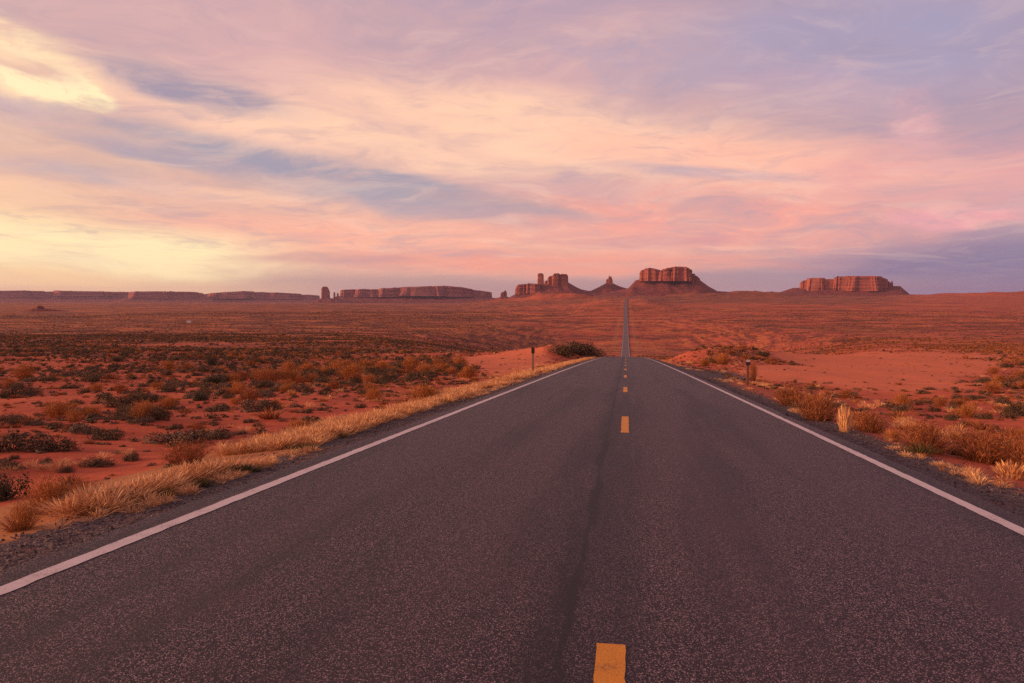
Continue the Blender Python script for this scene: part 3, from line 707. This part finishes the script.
def stem_mesh(name, n, wid, hei, mat, seed, thick=.004, lean=.7, link=False, head=0):
    """fan of fine upright stems or blades, each a bent tapering strip"""
    r = np.random.default_rng(seed); V = []; Fq = []
    for k in range(n):
        a = r.uniform(0, 2 * math.pi); q = math.sqrt(r.random()); bx, by = math.cos(a) * q * wid * .24, math.sin(a) * q * wid * .24
        a2 = a + r.normal() * .5; ln = lean * q * r.uniform(.5, 1.3) * wid * .5
        h = hei * r.uniform(.55, 1.08) * (1 - .35 * q * q); w_ = thick * r.uniform(.6, 1.4)
        dx, dy = math.cos(a2) * ln, math.sin(a2) * ln; t_ = r.uniform(0, math.pi); wx, wy = math.cos(t_) * w_, math.sin(t_) * w_
        o = len(V)
        for f in (0, .4, .75, 1.0):
            g = f ** 1.7; x, y, z = bx + dx * g, by + dy * g, h * (f - .12 * g * min(1, ln / max(h, .01))); ww = (1, .9, .65, .12)[(0, .4, .75, 1.0).index(f)]
            if head and f == .75: ww = 2.2
            V += [(x - wx * ww, y - wy * ww, z), (x + wx * ww, y + wy * ww, z)]
        Fq += [(o + 2 * i, o + 2 * i + 1, o + 2 * i + 3, o + 2 * i + 2) for i in range(3)]
    return mesh_obj(name, V, Fq, mat, link=link)

def brush_mesh(name, wid, hei, mat, seed):
    """fan of fine stems with a haze of short side twigs"""
    a = stem_mesh(name, 300, wid, hei, mat, seed, .0045, 1.05); r = np.random.default_rng(seed + 500)
    V = [tuple(v.co) for v in a.data.vertices]; Fq = [tuple(p.vertices) for p in a.data.polygons]
    lob = [(r.uniform(-.25, .25) * wid, r.uniform(-.25, .25) * wid, r.uniform(.45, .72) * hei, r.uniform(.18, .30) * wid) for _ in range(7)]
    for k in range(1700):
        lx, ly, lz, lr = lob[r.integers(7)]; d = r.normal(size=3); d /= np.linalg.norm(d); q = r.uniform(.3, 1.05)
        p = np.array([lx + d[0] * lr * q, ly + d[1] * lr * q, max(.03, lz + d[2] * lr * q * .9)])
        u_ = np.array([p[0] * .8 / wid, p[1] * .8 / wid, .75]) + r.normal(size=3) * .35; u_ /= np.linalg.norm(u_); w_ = np.cross(u_, r.normal(size=3)); w_ /= np.linalg.norm(w_)
        l_ = r.uniform(.03, .085); w_ = w_ * r.uniform(.003, .0065); o = len(V)
        V += [tuple(p - w_), tuple(p + w_), tuple(p + u_ * l_ + w_ * .3), tuple(p + u_ * l_ - w_ * .3)]; Fq.append((o, o + 1, o + 2, o + 3))
    return mesh_obj(name, V, Fq, mat, link=False)

def twig_mesh(name, n, wid, hei, seed):
    return stem_mesh(name, n, wid, hei, M['twig'], seed, .007, 1.1)

PROTO = {
    'sage': [leaf_mesh('foliage', 1900, 1.0, .44, .025, M['sage'], s, 9) for s in (1, 2, 3)],
    'grey': [leaf_mesh('foliage', 1900, 1.0, .40, .025, M['sage2'], s, 9) for s in (11, 12)],
    'dark': [leaf_mesh('foliage', 2600, 1.0, .58, .025, M['dark'], s, 9) for s in (21, 22)],
    'rust': [brush_mesh('stems', 1.0, .62, M['rust'], s) for s in (31, 32, 33)],
    'gold': [brush_mesh('stems', 1.0, .55, M['gold'], s) for s in (41, 42, 43)],
    'green': [stem_mesh('blades', 200, 1.0, .42, M['green'], s, .010, 1.0) for s in (51, 52)],
    'straw': [stem_mesh('blades', 150, 1.0, 1.0, M['straw'], s, .008, .55, head=1) for s in (61, 62)],
}
TWIG = [twig_mesh('twigs', 60, .9, .42, s) for s in (71, 72)]
KIND = {'sage': ('sagebrush_bush', 'bush'), 'grey': ('grey_sagebrush_bush', 'bush'), 'dark': ('green_desert_shrub', 'shrub'), 'rust': ('rust_brown_bush', 'bush'),
        'gold': ('golden_brush', 'bush'), 'green': ('olive_grass_tuft', 'grass tuft'), 'straw': ('pale_grass_clump', 'grass clump')}
taken = []
def plant(kind, loc, s, sz, label, group, parts=True, rz=None, flat=1.0):
    name, cat = KIND[kind]; src = random.choice(PROTO[kind]); rz = random.uniform(0, 6.28) if rz is None else rz
    if parts:
        root = tag(empty(name, loc, rz), label, cat, group); root.scale = (s, s * flat, sz)
        c = src.copy(); COL.objects.link(c); c.parent = root
        if kind in ('sage', 'grey', 'dark', 'rust', 'gold'):
            q = random.choice(TWIG).copy(); COL.objects.link(q); q.parent = root
    else:
        root = src.copy(); root.name = name; COL.objects.link(root); root.location = loc; root.rotation_euler.z = rz; root.scale = (s, s * flat, sz)
        tag(root, label, cat, group)
    return root

def plant_px(kind, px, py, wpx, hpx, label, group=None, flat=1.0, rz=None):
    x, y, z, d = ground_at(px, py)
    s = wpx * d / F; hz = hpx * d / F
    base_h = {'sage': .44, 'grey': .40, 'dark': .58, 'rust': .60, 'gold': .53, 'green': .40, 'straw': 1.0}[kind]
    wf = {'sage': 1.05, 'grey': 1.05, 'dark': 1.05, 'rust': 1.1, 'gold': 1.1, 'green': .95, 'straw': .7}[kind]
    plant(kind, (x, y, z - .02), s / wf, hz / base_h, label, group, True, rz if rz is not None else YAW, flat)
    taken.append((x, y, s * .5))

GL = 'bushes beside the left verge'; GR = 'bushes beside the right verge'; GT = 'olive grass tufts along the left road edge'; GD = 'distinct bushes on the red sand'
plant_px('dark', 0, 500, 52, 36, 'big dark green shrub cut by the left edge of the picture', GL)
plant_px('grey', 178, 443, 76, 18, 'long low grey-green shrub on red sand above the rust-orange bush', GL, .7)
plant_px('sage', 214, 438, 46, 14, 'dark low bush joining the right end of the long grey-green shrub', GL)
plant_px('rust', 187, 464, 56, 24, 'rounded rust-orange bush below the long low shrub, behind pale verge grass', GL)
plant_px('gold', 52, 512, 62, 36, 'large golden brush mound right of the big dark green shrub', GL)
plant_px('gold', 20, 530, 44, 28, 'golden brush nearest the road at the left edge of the picture', GL)
plant_px('rust', 82, 498, 40, 18, 'reddish brown bush against the right side of the golden brush mound', GL)
for (px, py, wpx, hpx, lb) in [(131, 506, 22, 13, 'nearest olive grass tuft, small and round, on the gravel by the left edge line'), (166, 497, 28, 12, 'second olive grass tuft along the left gravel, just past the nearest one'),
                               (203, 487, 32, 12, 'broad third olive grass tuft along the left gravel below the rust-orange bush'), (246, 472, 44, 12, 'widest dark olive grass tuft at the left gravel edge'),
                               (304, 450, 40, 9, 'long dark olive grass tuft where the left golden grass narrows'), (341, 438, 22, 7, 'small olive grass tuft past the long dark one, at the left gravel edge'),
                               (440, 404, 30, 6, 'farthest low olive grass tuft at the left gravel edge, under pale grass')]:
    plant_px('green', px, py, wpx, hpx, lb, GT, .5)
for (k, px, py, wpx, hpx, lb) in [
        ('sage', 67, 472, 18, 10, 'small dark bush just above the golden brush mound'), ('sage', 98, 466, 34, 13, 'dark bush pair in front of a red bank, left of the rust-orange bush'),
        ('sage', 130, 460, 24, 12, 'dark bush touching the left end of the long grey-green shrub'), ('sage', 44, 463, 20, 8, 'low dark bush on red sand above the big dark green shrub'),
        ('sage', 14, 459, 12, 7, 'tiny dark bush alone on bare red sand near the left edge'), ('sage', 215, 411, 40, 10, 'wide dark bush on open red sand far above the long grey-green shrub'),
        ('sage', 140, 417, 36, 10, 'wide dark bush on open red sand left of the similar wide bush'), ('grey', 36, 425, 24, 8, 'grey bush on bare sand at far left, beside a smaller one'),
        ('sage', 12, 425, 18, 8, 'dark bush at far left beside the grey bush'), ('grey', 320, 424, 18, 8, 'grey bush behind the golden verge grass, left of two twin dark bushes'),
        ('sage', 361, 408, 14, 7, 'dark round bush behind pale verge grass, right of a larger pale clump'), ('gold', 425, 400, 52, 16, 'wide pale golden brush bank beside the left gravel'),
        ('gold', 300, 434, 40, 16, 'golden brush in the left verge where the long olive tuft grows')]:
    plant_px(k, px, py, wpx, hpx, lb, GD if k != 'gold' else GL)
for (px, py, wpx, hpx, lb) in [(564, 355.5, 34, 14, 'dark shrub at the left of the clump on the bank where the road dips'), (579, 355, 36, 18, 'tallest dark shrub of the clump on the bank where the road dips'),
                               (592, 356.5, 26, 12, 'dark shrub at the road side of the clump on the bank where the road dips')]:
    plant_px('sage', px, py, wpx, hpx, lb, 'shrub clump on the bank left of the crest')
for (k, px, py, wpx, hpx, lb) in [
        ('rust', 818, 420, 54, 28, 'tall rust-brown bush on the right verge left of the pale grass clump'), ('rust', 790, 406, 40, 20, 'rust-brown bush on the right verge between the post and the tall rust bush'),
        ('sage', 802, 409, 24, 11, 'dark olive bush at the right gravel edge beside rust-brown bushes'),
        ('straw', 844, 432, 13, 32, 'tall pale dry grass clump at the right gravel edge'), ('rust', 870, 432, 50, 22, 'brown bush right of the tall pale grass clump'),
        ('rust', 927, 452, 64, 31, 'large rust-brown bush on the right verge with a green tuft at its foot'), ('rust', 985, 462, 80, 34, 'wide orange-brown bush on the right verge near the picture edge'),
        ('rust', 1026, 470, 60, 38, 'orange-brown bush cut by the right edge of the picture'), ('green', 920, 454, 34, 14, 'olive green tuft at the foot of the large rust-brown bush'),
        ('sage', 960, 455, 34, 16, 'dark bush between two big rust-brown bushes on the right verge'), ('straw', 1012, 478, 30, 20, 'pale dry grass clump on gravel below the orange-brown bush'),
        ('gold', 893, 441, 24, 13, 'short golden brush on the right gravel left of the large rust bush'),
        ('rust', 753, 381, 10, 20, 'thin rust bush standing against the right marker post')]:
    plant_px(k, px, py, wpx, hpx, lb, GR)
for (k, px, py, wpx, hpx, lb) in [
        ('dark', 1014, 413, 15, 14, 'round dark bush on red sand near the right edge of the picture'), ('sage', 962, 427, 14, 9, 'dark bush on red sand above the wide orange-brown bush'),
        ('sage', 984, 419, 20, 8, 'flat dark bush on red sand, upper right of its darker neighbour'), ('sage', 993, 429, 14, 7, 'olive bush on red sand right of the dark bush pair'),
        ('grey', 902, 411, 20, 9, 'grey bush on red sand above the large rust-brown bush'), ('sage', 956, 399, 12, 7, 'small dark bush at the left end of a flat dark streak of scrub'),
        ('sage', 975, 399, 28, 5, 'long flat dark scrub on red sand below the bare clearing'), ('sage', 929, 390, 12, 5, 'small dark bush just below the bare clearing'),
        ('grey', 850, 396, 20, 6, 'grey bush at the near edge of the bare clearing')]:
    plant_px(k, px, py, wpx, hpx, lb, GD)
for (k, px, py, wpx, hpx, lb) in [('gold', 722, 364, 22, 11, 'largest pale golden bush on the bank right of the crest'), ('grey', 714, 363, 14, 10, 'grey bush beside the largest golden bush on the right bank'),
                                  ('gold', 705, 366, 16, 8, 'low golden bush on the road side of the right bank'), ('sage', 742, 357, 18, 7, 'dark bush on the right bank above the marker post'),
                                  ('sage', 762, 356, 18, 7, 'dark bush on the right bank just beyond the marker post')]:
    plant_px(k, px, py, wpx, hpx, lb, 'bushes on the bank right of the crest')

# scattered scrub: sample the plain, keep what stands clear of road and clearings
def scatter(n, r0, r1, a0, a1, pw=1.55):
    az = RAD(1) * rng.uniform(a0, a1, n); u = rng.random(n)
    r = (r0 ** pw + u * (r1 ** pw - r0 ** pw)) ** (1 / pw)
    X = r * np.sin(az); Y = r * np.cos(az); return X, Y
X, Y = scatter(210000, 9, 720, -52, 36, 1.5)
ed = np.maximum(np.maximum(X - AR, AL - X), 0)
b = bare_f(X, Y)
p = np.clip(patch(X, Y) * 1.2 - .10 + .35 * (fbm(X / 7, Y / 7, 41, 3)), 0.03, 1) * (1 - np.clip(b * 1.7, 0, 1)) * sstep(4.0, 8, ed)
p = p + .45 * (X > 6) * sstep(75, 120, Y) * sstep(420, 250, Y) * (1 - np.clip(b * 2, 0, 1)) * sstep(4, 8, ed)
p = p * np.where(X < 0, .5 + .5 * sstep(-4, -20, np.degrees(np.arctan2(X, Y))), .42 + .3 * sstep(40, 15, Y))
keep = rng.random(len(X)) < p
X, Y = X[keep], Y[keep]
for tx, ty, tr in taken:
    ok = (X - tx) ** 2 + (Y - ty) ** 2 > (tr * .9) ** 2; X, Y = X[ok], Y[ok]
Z = H(X, Y)
SZ = np.clip(rng.lognormal(-.52, .48, len(X)), .2, 1.8) * (1 + .3 * sstep(100, 400, Y)); SZ = np.where((Y < 45), SZ * .72, SZ)
azs = np.degrees(np.arctan2(X, Y))
kr = rng.random(len(X)) - .06 - .30 * sstep(-14, 4, azs)
kr = kr - .22 * (X > 6) * (Y > 75) * (Y < 400)
K = np.where(kr < -.02, 3, np.where(kr < .12, 4, np.where(kr < .72, 0, np.where(kr < .93, 1, 2))))    # 0 sage 1 grey 2 dark 3 rust 4 gold
KN = ['sage', 'grey', 'dark', 'rust', 'gold']
upx, upy, dep = project(np.stack([X, Y, Z + .2], -1))
siz = SZ * F / dep; inv = (upx > -10) & (upx < 1034) & (upy < 690)
siz = np.where(inv, siz, 0)
order = np.argsort(-siz)
LBL = {'sage': 'dark sagebrush bush', 'grey': 'grey-green sagebrush bush', 'dark': 'very dark green shrub', 'rust': 'rust-brown twiggy bush', 'gold': 'golden twiggy brush'}
n_ind = 285
for i in order[:n_ind]:
    k = KN[K[i]]
    side = 'left of the road' if X[i] < 0 else 'right of the road'
    if Y[i] < 28: zone = 'on the near red sand ' + side
    elif patch(X[i:i+1], Y[i:i+1])[0] > .55: zone = 'in a thick patch of scrub ' + side
    else: zone = 'on open red sand ' + side + ', farther off'
    size = 'large ' if SZ[i] > 1.0 else ('small ' if SZ[i] < .6 else '')
    plant(k, (X[i], Y[i], Z[i] - .02), SZ[i], SZ[i] * rng.uniform(.8, 1.25), 'one ' + size + LBL[k] + ' ' + zone, 'scrub bushes on the red sand ' + side, False)
rest = order[n_ind:]

# ---- stuff made of instanced plants
def instancer(name, protos, P, R, S, I, label, cat):
    me = bpy.data.meshes.new(name); me.from_pydata(P.tolist(), [], [])
    for nm, typ, arr, key in (('rot', 'FLOAT_VECTOR', R, 'vector'), ('scl', 'FLOAT_VECTOR', S, 'vector'), ('pick', 'INT', I, 'value')):
        a = me.attributes.new(nm, typ, 'POINT'); a.data.foreach_set(key, np.asarray(arr, np.int32 if typ == 'INT' else np.float32).ravel())
    o = bpy.data.objects.new(name, me); COL.objects.link(o)
    c = bpy.data.collections.new(name + '_pieces')
    for i, q in enumerate(protos):
        q = q.copy(); q.name = '%s_piece_%02d' % (name, i); c.objects.link(q)
    g = bpy.data.node_groups.new(name, 'GeometryNodeTree')
    g.interface.new_socket(name='Geometry', in_out='INPUT', socket_type='NodeSocketGeometry'); g.interface.new_socket(name='Geometry', in_out='OUTPUT', socket_type='NodeSocketGeometry')
    gi = g.nodes.new('NodeGroupInput'); go = g.nodes.new('NodeGroupOutput'); ip = g.nodes.new('GeometryNodeInstanceOnPoints')
    ci = g.nodes.new('GeometryNodeCollectionInfo'); ci.inputs['Collection'].default_value = c; ci.inputs['Separate Children'].default_value = True; ci.inputs['Reset Children'].default_value = True
    def na(nm, typ):
        n = g.nodes.new('GeometryNodeInputNamedAttribute'); n.data_type = typ; n.inputs['Name'].default_value = nm; return n.outputs['Attribute']
    g.links.new(gi.outputs[0], ip.inputs['Points']); g.links.new(ci.outputs[0], ip.inputs['Instance']); ip.inputs['Pick Instance'].default_value = True
    g.links.new(na('pick', 'INT'), ip.inputs['Instance Index']); g.links.new(na('rot', 'FLOAT_VECTOR'), ip.inputs['Rotation']); g.links.new(na('scl', 'FLOAT_VECTOR'), ip.inputs['Scale'])
    g.links.new(ip.outputs[0], go.inputs[0])
    md = o.modifiers.new('scatter', 'NODES'); md.node_group = g
    tag(o, label, cat, kind='stuff'); return o

def rots(n): return np.stack([rng.normal(0, .06, n), rng.normal(0, .06, n), rng.uniform(0, 6.283, n)], -1)
low = [leaf_mesh('foliage', 170, 1.0, .50, .075, M['sage'], 101, 4), leaf_mesh('foliage', 170, 1.0, .48, .075, M['sage'], 102, 4), leaf_mesh('foliage', 100, 1.0, .44, .085, M['sage2'], 103, 4),
       leaf_mesh('foliage', 120, 1.0, .60, .085, M['dark'], 104, 4), stem_mesh('stems', 110, 1.0, .58, M['rust'], 105, .016, .95), stem_mesh('stems', 110, 1.0, .5, M['gold'], 106, .016, .95)]
pick = np.array([[0, 1][i % 2] if K[r] == 0 else {1: 2, 2: 3, 3: 4, 4: 5}[int(K[r])] for i, r in enumerate(rest)])
S3 = SZ[rest][:, None] * np.stack([np.ones(len(rest)), rng.uniform(.7, 1, len(rest)), rng.uniform(.75, 1.2, len(rest))], -1)
fx, fy = scatter(90000, 600, 2600, -46, 30, 1.3)
pp = 1.3 * patch(fx, fy) ** 1.3 * np.where(np.degrees(np.arctan2(fx, fy)) < -10, 1, .55) * sstep(10, 22, np.abs(fx))
kk = rng.random(len(fx)) < pp; fx, fy = fx[kk], fy[kk]; nf = len(fx)
tx_, ty_ = scatter(95000, 8, 260, -50, 34, 1.55); e_ = np.maximum(np.maximum(tx_ - AR, AL - tx_), 0)
kk = (e_ > 2.6) & (rng.random(len(tx_)) < (.25 + .75 * sstep(-.35, .25, fbm(tx_ / 5, ty_ / 5, 55, 3))) * (1 - np.clip(bare_f(tx_, ty_) * 1.2, 0, .93)))
tx_, ty_ = tx_[kk], ty_[kk]; nt_ = len(tx_)
PT = np.concatenate([np.stack([X[rest], Y[rest], Z[rest] - .02], -1), np.stack([fx, fy, H(fx, fy) - .05], -1), np.stack([tx_, ty_, H(tx_, ty_) - .01], -1)])
sf = rng.uniform(1.0, 2.6, nf) * (1 + .5 * sstep(900, 2000, fy)); S3 = np.concatenate([S3, np.stack([sf * 1.3, sf, sf * .6], -1)])
st = rng.lognormal(-1.55, .5, nt_); S3 = np.concatenate([S3, np.stack([st, st, st * .7], -1)])
pick = np.concatenate([pick, rng.choice([0, 1, 2, 3, 4, 5], nf, p=[.26, .26, .16, .1, .14, .08]), rng.choice([0, 1, 2, 4, 5], nt_, p=[.24, .24, .2, .22, .1])])
instancer('sagebrush_scrub', low, PT, rots(len(PT)), S3, pick,
          'countless far sagebrush and dry bushes speckling the red plain', 'scrub')

# dry grass along both verges
tuft = [stem_mesh('blades', 85, .44, .21, M['straw'], 201 + s, .0019, 1.1, head=1) for s in range(4)] + [stem_mesh('blades', 80, .42, .18, M['gold'], 211 + s, .0024, 1.2) for s in range(2)]
def strip_pts(n, side, e0, e1, y0, y1, seed, thr):
    yv = y0 * (y1 / y0) ** rng.random(n)
    e = e0 + (e1 - e0) * rng.beta(1.5, 2.0, n)
    x = AL - e if side < 0 else AR + e
    d = fbm(x / 1.3, yv / 2.6, seed, 3) + .6 * fbm(x / 6, yv / 9, seed + 3, 2)
    k = d > thr
    return x[k], yv[k]
gx, gy, gs = [], [], []
for args, s_ in [((8200, -1, .85, 2.7, 4, 130, 301, -.05), .9), ((1700, -1, 2.4, 6.0, 6, 130, 305, .20), .7), ((1300, 1, 1.0, 2.4, 4, 130, 311, .32), .55), ((700, 1, 2.0, 6.0, 8, 120, 315, .25), .8), ((500, -1, .5, 1.0, 4, 60, 321, .2), .5), ((300, 1, .6, 1.3, 5, 60, 325, .3), .5)]:
    a, c = strip_pts(*args); gx.append(a); gy.append(c); gs.append(np.full(len(a), s_))
# sparse bunch grass over the plain
a, c = scatter(22000, 10, 420, -50, 34, 1.45); e = np.maximum(np.maximum(a - AR, AL - a), 0)
kk = (e > 5) & (rng.random(len(a)) < (1 - np.clip(bare_f(a, c) * 1.8, 0, 1)) * (.2 + .6 * sstep(-28, -6, np.degrees(np.arctan2(a, c)))))
gx.append(a[kk]); gy.append(c[kk]); gs.append(np.full(kk.sum(), .75))
gx = np.concatenate(gx); gy = np.concatenate(gy); gs = np.concatenate(gs)
ok = np.ones(len(gx), bool)
for tx, ty, tr in taken: ok &= (gx - tx) ** 2 + (gy - ty) ** 2 > (tr * .95) ** 2
gx, gy, gs = gx[ok], gy[ok], gs[ok]
n = len(gx); far = 1 + .5 * sstep(30, 120, gy)
S3 = (gs * far * rng.uniform(.4, 1.4, n))[:, None] * np.stack([np.ones(n), np.ones(n), rng.uniform(.75, 1.25, n)], -1)
pk = np.where(rng.random(n) < .8, rng.integers(0, 4, n), rng.integers(4, 6, n))
instancer('dry_grass', tuft, np.stack([gx, gy, H(gx, gy) - .01], -1), rots(n), S3, pk, 'pale golden dry grass growing along both road verges', 'grass')

# loose stones on the shoulders
def stone(seed):
    r = np.random.default_rng(seed); V = []; Fq = []
    import bmesh
    bm = bmesh.new(); bmesh.ops.create_icosphere(bm, subdivisions=1, radius=1)
    for v in bm.verts: v.co *= r.uniform(.65, 1.15); v.co.z *= .65
    me = bpy.data.meshes.new('stone'); bm.to_mesh(me); bm.free(); me.materials.append(M['stone']); return bpy.data.objects.new('stone', me)
m, t_, b_ = material('shoulder_stone', .9, .2)
oi = t_.new('ShaderNodeObjectInfo'); t_.put(b_.inputs['Base Color'], t_.mix(oi.outputs['Random'], (.05, .04, .042), (.20, .14, .13))); M['stone'] = m
n = 16000; yv = 3 * (45 / 3) ** rng.random(n); sd_ = rng.random(n) < .5
e = np.abs(rng.normal(.55, .32, n)) + .02; x = np.where(sd_, AL - e, AR + e * 1.3)
ss_ = rng.lognormal(-4.75, .42, n) * (1 + yv / 40)
instancer('gravel', [stone(s) for s in range(4)], np.stack([x, yv, H(x, yv) + ss_ * .2], -1), rng.uniform(0, 6.28, (n, 3)), np.repeat(ss_[:, None], 3, 1), rng.integers(0, 4, n),
          'loose grey stones on the gravel shoulders of the road', 'gravel')

# ------------------------------------------------------------------ marker posts
def box(V, Fq, x0, x1, y0, y1, z0, z1, bev=.004):
    o = len(V)
    for z, i in ((z0, 0), (z1 - bev, 0), (z1, bev)):
        V += [(x0 + i, y0 + i, z), (x1 - i, y0 + i, z), (x1 - i, y1 - i, z), (x0 + i, y1 - i, z)]
    for l in (0, 4):
        for i in range(4): k = (i + 1) % 4; Fq.append((o + l + i, o + l + k, o + l + 4 + k, o + l + 4 + i))
    Fq.append((o + 8, o + 9, o + 10, o + 11)); Fq.append((o + 3, o + 2, o + 1, o))
def simple(name, c1, c2, rough=.8, sc=20):
    m, t, b = material(name, rough, .3); pos = t.new('ShaderNodeTexCoord').outputs['Object']
    t.put(b.inputs['Base Color'], t.mix(t.ss(.35, .65, t.noise(pos, sc, 4, .6)), c1, c2)); return m
M['post'] = simple('weathered_post', (.20, .115, .075), (.30, .19, .13)); M['rustpost'] = simple('rusty_post', (.17, .062, .035), (.24, .10, .06))
M['reflector'] = simple('dark_reflector', (.03, .02, .02), (.06, .035, .03), .4); M['cap'] = simple('pale_reflector', (.5, .42, .4), (.62, .52, .5), .4)
def post(name, px, py, top, wpx, mat, label, pale):
    x, y, z, d = ground_at(px, py); h = (py - top) * d / F; w_ = wpx * d / F / 2
    root = tag(empty(name, (x, y, z - .05), RAD(4)), label, 'marker post', 'roadside marker posts')
    V, Q = [], []; box(V, Q, -w_, w_, -.025, .025, 0, h + .05); mesh_obj('post', V, Q, mat, root)
    V, Q = [], []; box(V, Q, -w_ * 1.7, w_ * 1.7, -.040, -.027, h * .80, h + .03); r = mesh_obj('reflector_plate', V, Q, M['reflector'], root)
    if pale:
        V, Q = [], []; box(V, Q, -w_ * 1.5, w_ * 1.5, -.048, -.042, h * .93, h + .02, .002); mesh_obj('reflector', V, Q, M['cap'], r)
post('marker_post', 533, 374, 347, 2.0, M['post'], 'thin grey-brown marker post with dark plate left of the road', False)
post('marker_post', 747.5, 385, 359, 2.6, M['rustpost'], 'rusty brown marker post with pale reflector right of the road', True)

# ------------------------------------------------------------------ far white buildings
M['wwall'] = simple('white_wall', (.58, .53, .51), (.68, .62, .60), .6, 2); M['wroof'] = simple('pale_roof', (.55, .5, .5), (.62, .58, .56), .6, 1); M['glass'] = simple('dark_window', (.04, .04, .05), (.06, .06, .07), .2, 1)
def house(name, px, py, L_, D_, Hh, label, ry_=0):
    x, y, z, d = ground_at(px, py); root = tag(empty(name, (x, y, z), YAW + ry_), label, 'house')
    V, Q = [], []; box(V, Q, -L_ / 2, L_ / 2, -D_ / 2, D_ / 2, -1, Hh, .02); mesh_obj('wall', V, Q, M['wwall'], root)
    e = .35; V = [(-L_ / 2 - e, -D_ / 2 - e, Hh + .02), (L_ / 2 + e, -D_ / 2 - e, Hh + .02), (L_ / 2 + e, D_ / 2 + e, Hh + .02), (-L_ / 2 - e, D_ / 2 + e, Hh + .02), (-L_ / 2 - e, 0, Hh * 1.45), (L_ / 2 + e, 0, Hh * 1.45)]
    mesh_obj('roof', V, [(0, 1, 5, 4), (2, 3, 4, 5), (0, 4, 3), (1, 2, 5), (3, 2, 1, 0)], M['wroof'], root)
    for k in (-.3, .3):
        V, Q = [], []; box(V, Q, k * L_ - .6, k * L_ + .6, -D_ / 2 - .06, -D_ / 2 - .01, Hh * .4, Hh * .75, .01); mesh_obj('window', V, Q, M['glass'], root)
house('white_house', 189, 322.6, 6.5, 3.5, 2.0, 'tiny long white house on the far plain at left')
house('white_hut', 601.6, 294.9, 12, 9, 9, 'tiny white building below the pointed spire butte')

# ------------------------------------------------------------------ air
V, Q = [], []; box(V, Q, float(xs.min()) - 50, float(xs.max()) + 50, float(ys.min()) - 50, float(ys.max()) + 50, float(GZ.min()) - 1, 275, .0)
haze = mesh_obj('haze', V, Q); tag(haze, 'thin lilac morning haze over the desert', 'haze', kind='stuff')
hm = bpy.data.materials.new('haze'); hm.use_nodes = True; hm.node_tree.nodes.clear(); t = NT(hm.node_tree)
pv = t.new('ShaderNodeVolumePrincipled'); pv.inputs['Color'].default_value = (.76, .68, .98, 1); pv.inputs['Density'].default_value = 1.5e-5; pv.inputs['Anisotropy'].default_value = .2
o_ = t.new('ShaderNodeOutputMaterial'); t.l.new(pv.outputs[0], o_.inputs['Volume']); haze.data.materials.append(hm)

# ------------------------------------------------------------------ render settings
scene.render.engine = 'CYCLES'
c = scene.cycles; c.use_denoising = False; c.max_bounces = 4; c.diffuse_bounces = 2; c.glossy_bounces = 2; c.volume_bounces = 0; c.transparent_max_bounces = 4
c.use_adaptive_sampling = False
try: c.denoiser = 'OPENIMAGEDENOISE'
except Exception: pass
vs = scene.view_settings; vs.view_transform = 'Standard'; vs.look = 'None'; vs.gamma = 1; vs.exposure = 0; vs.use_curve_mapping = False
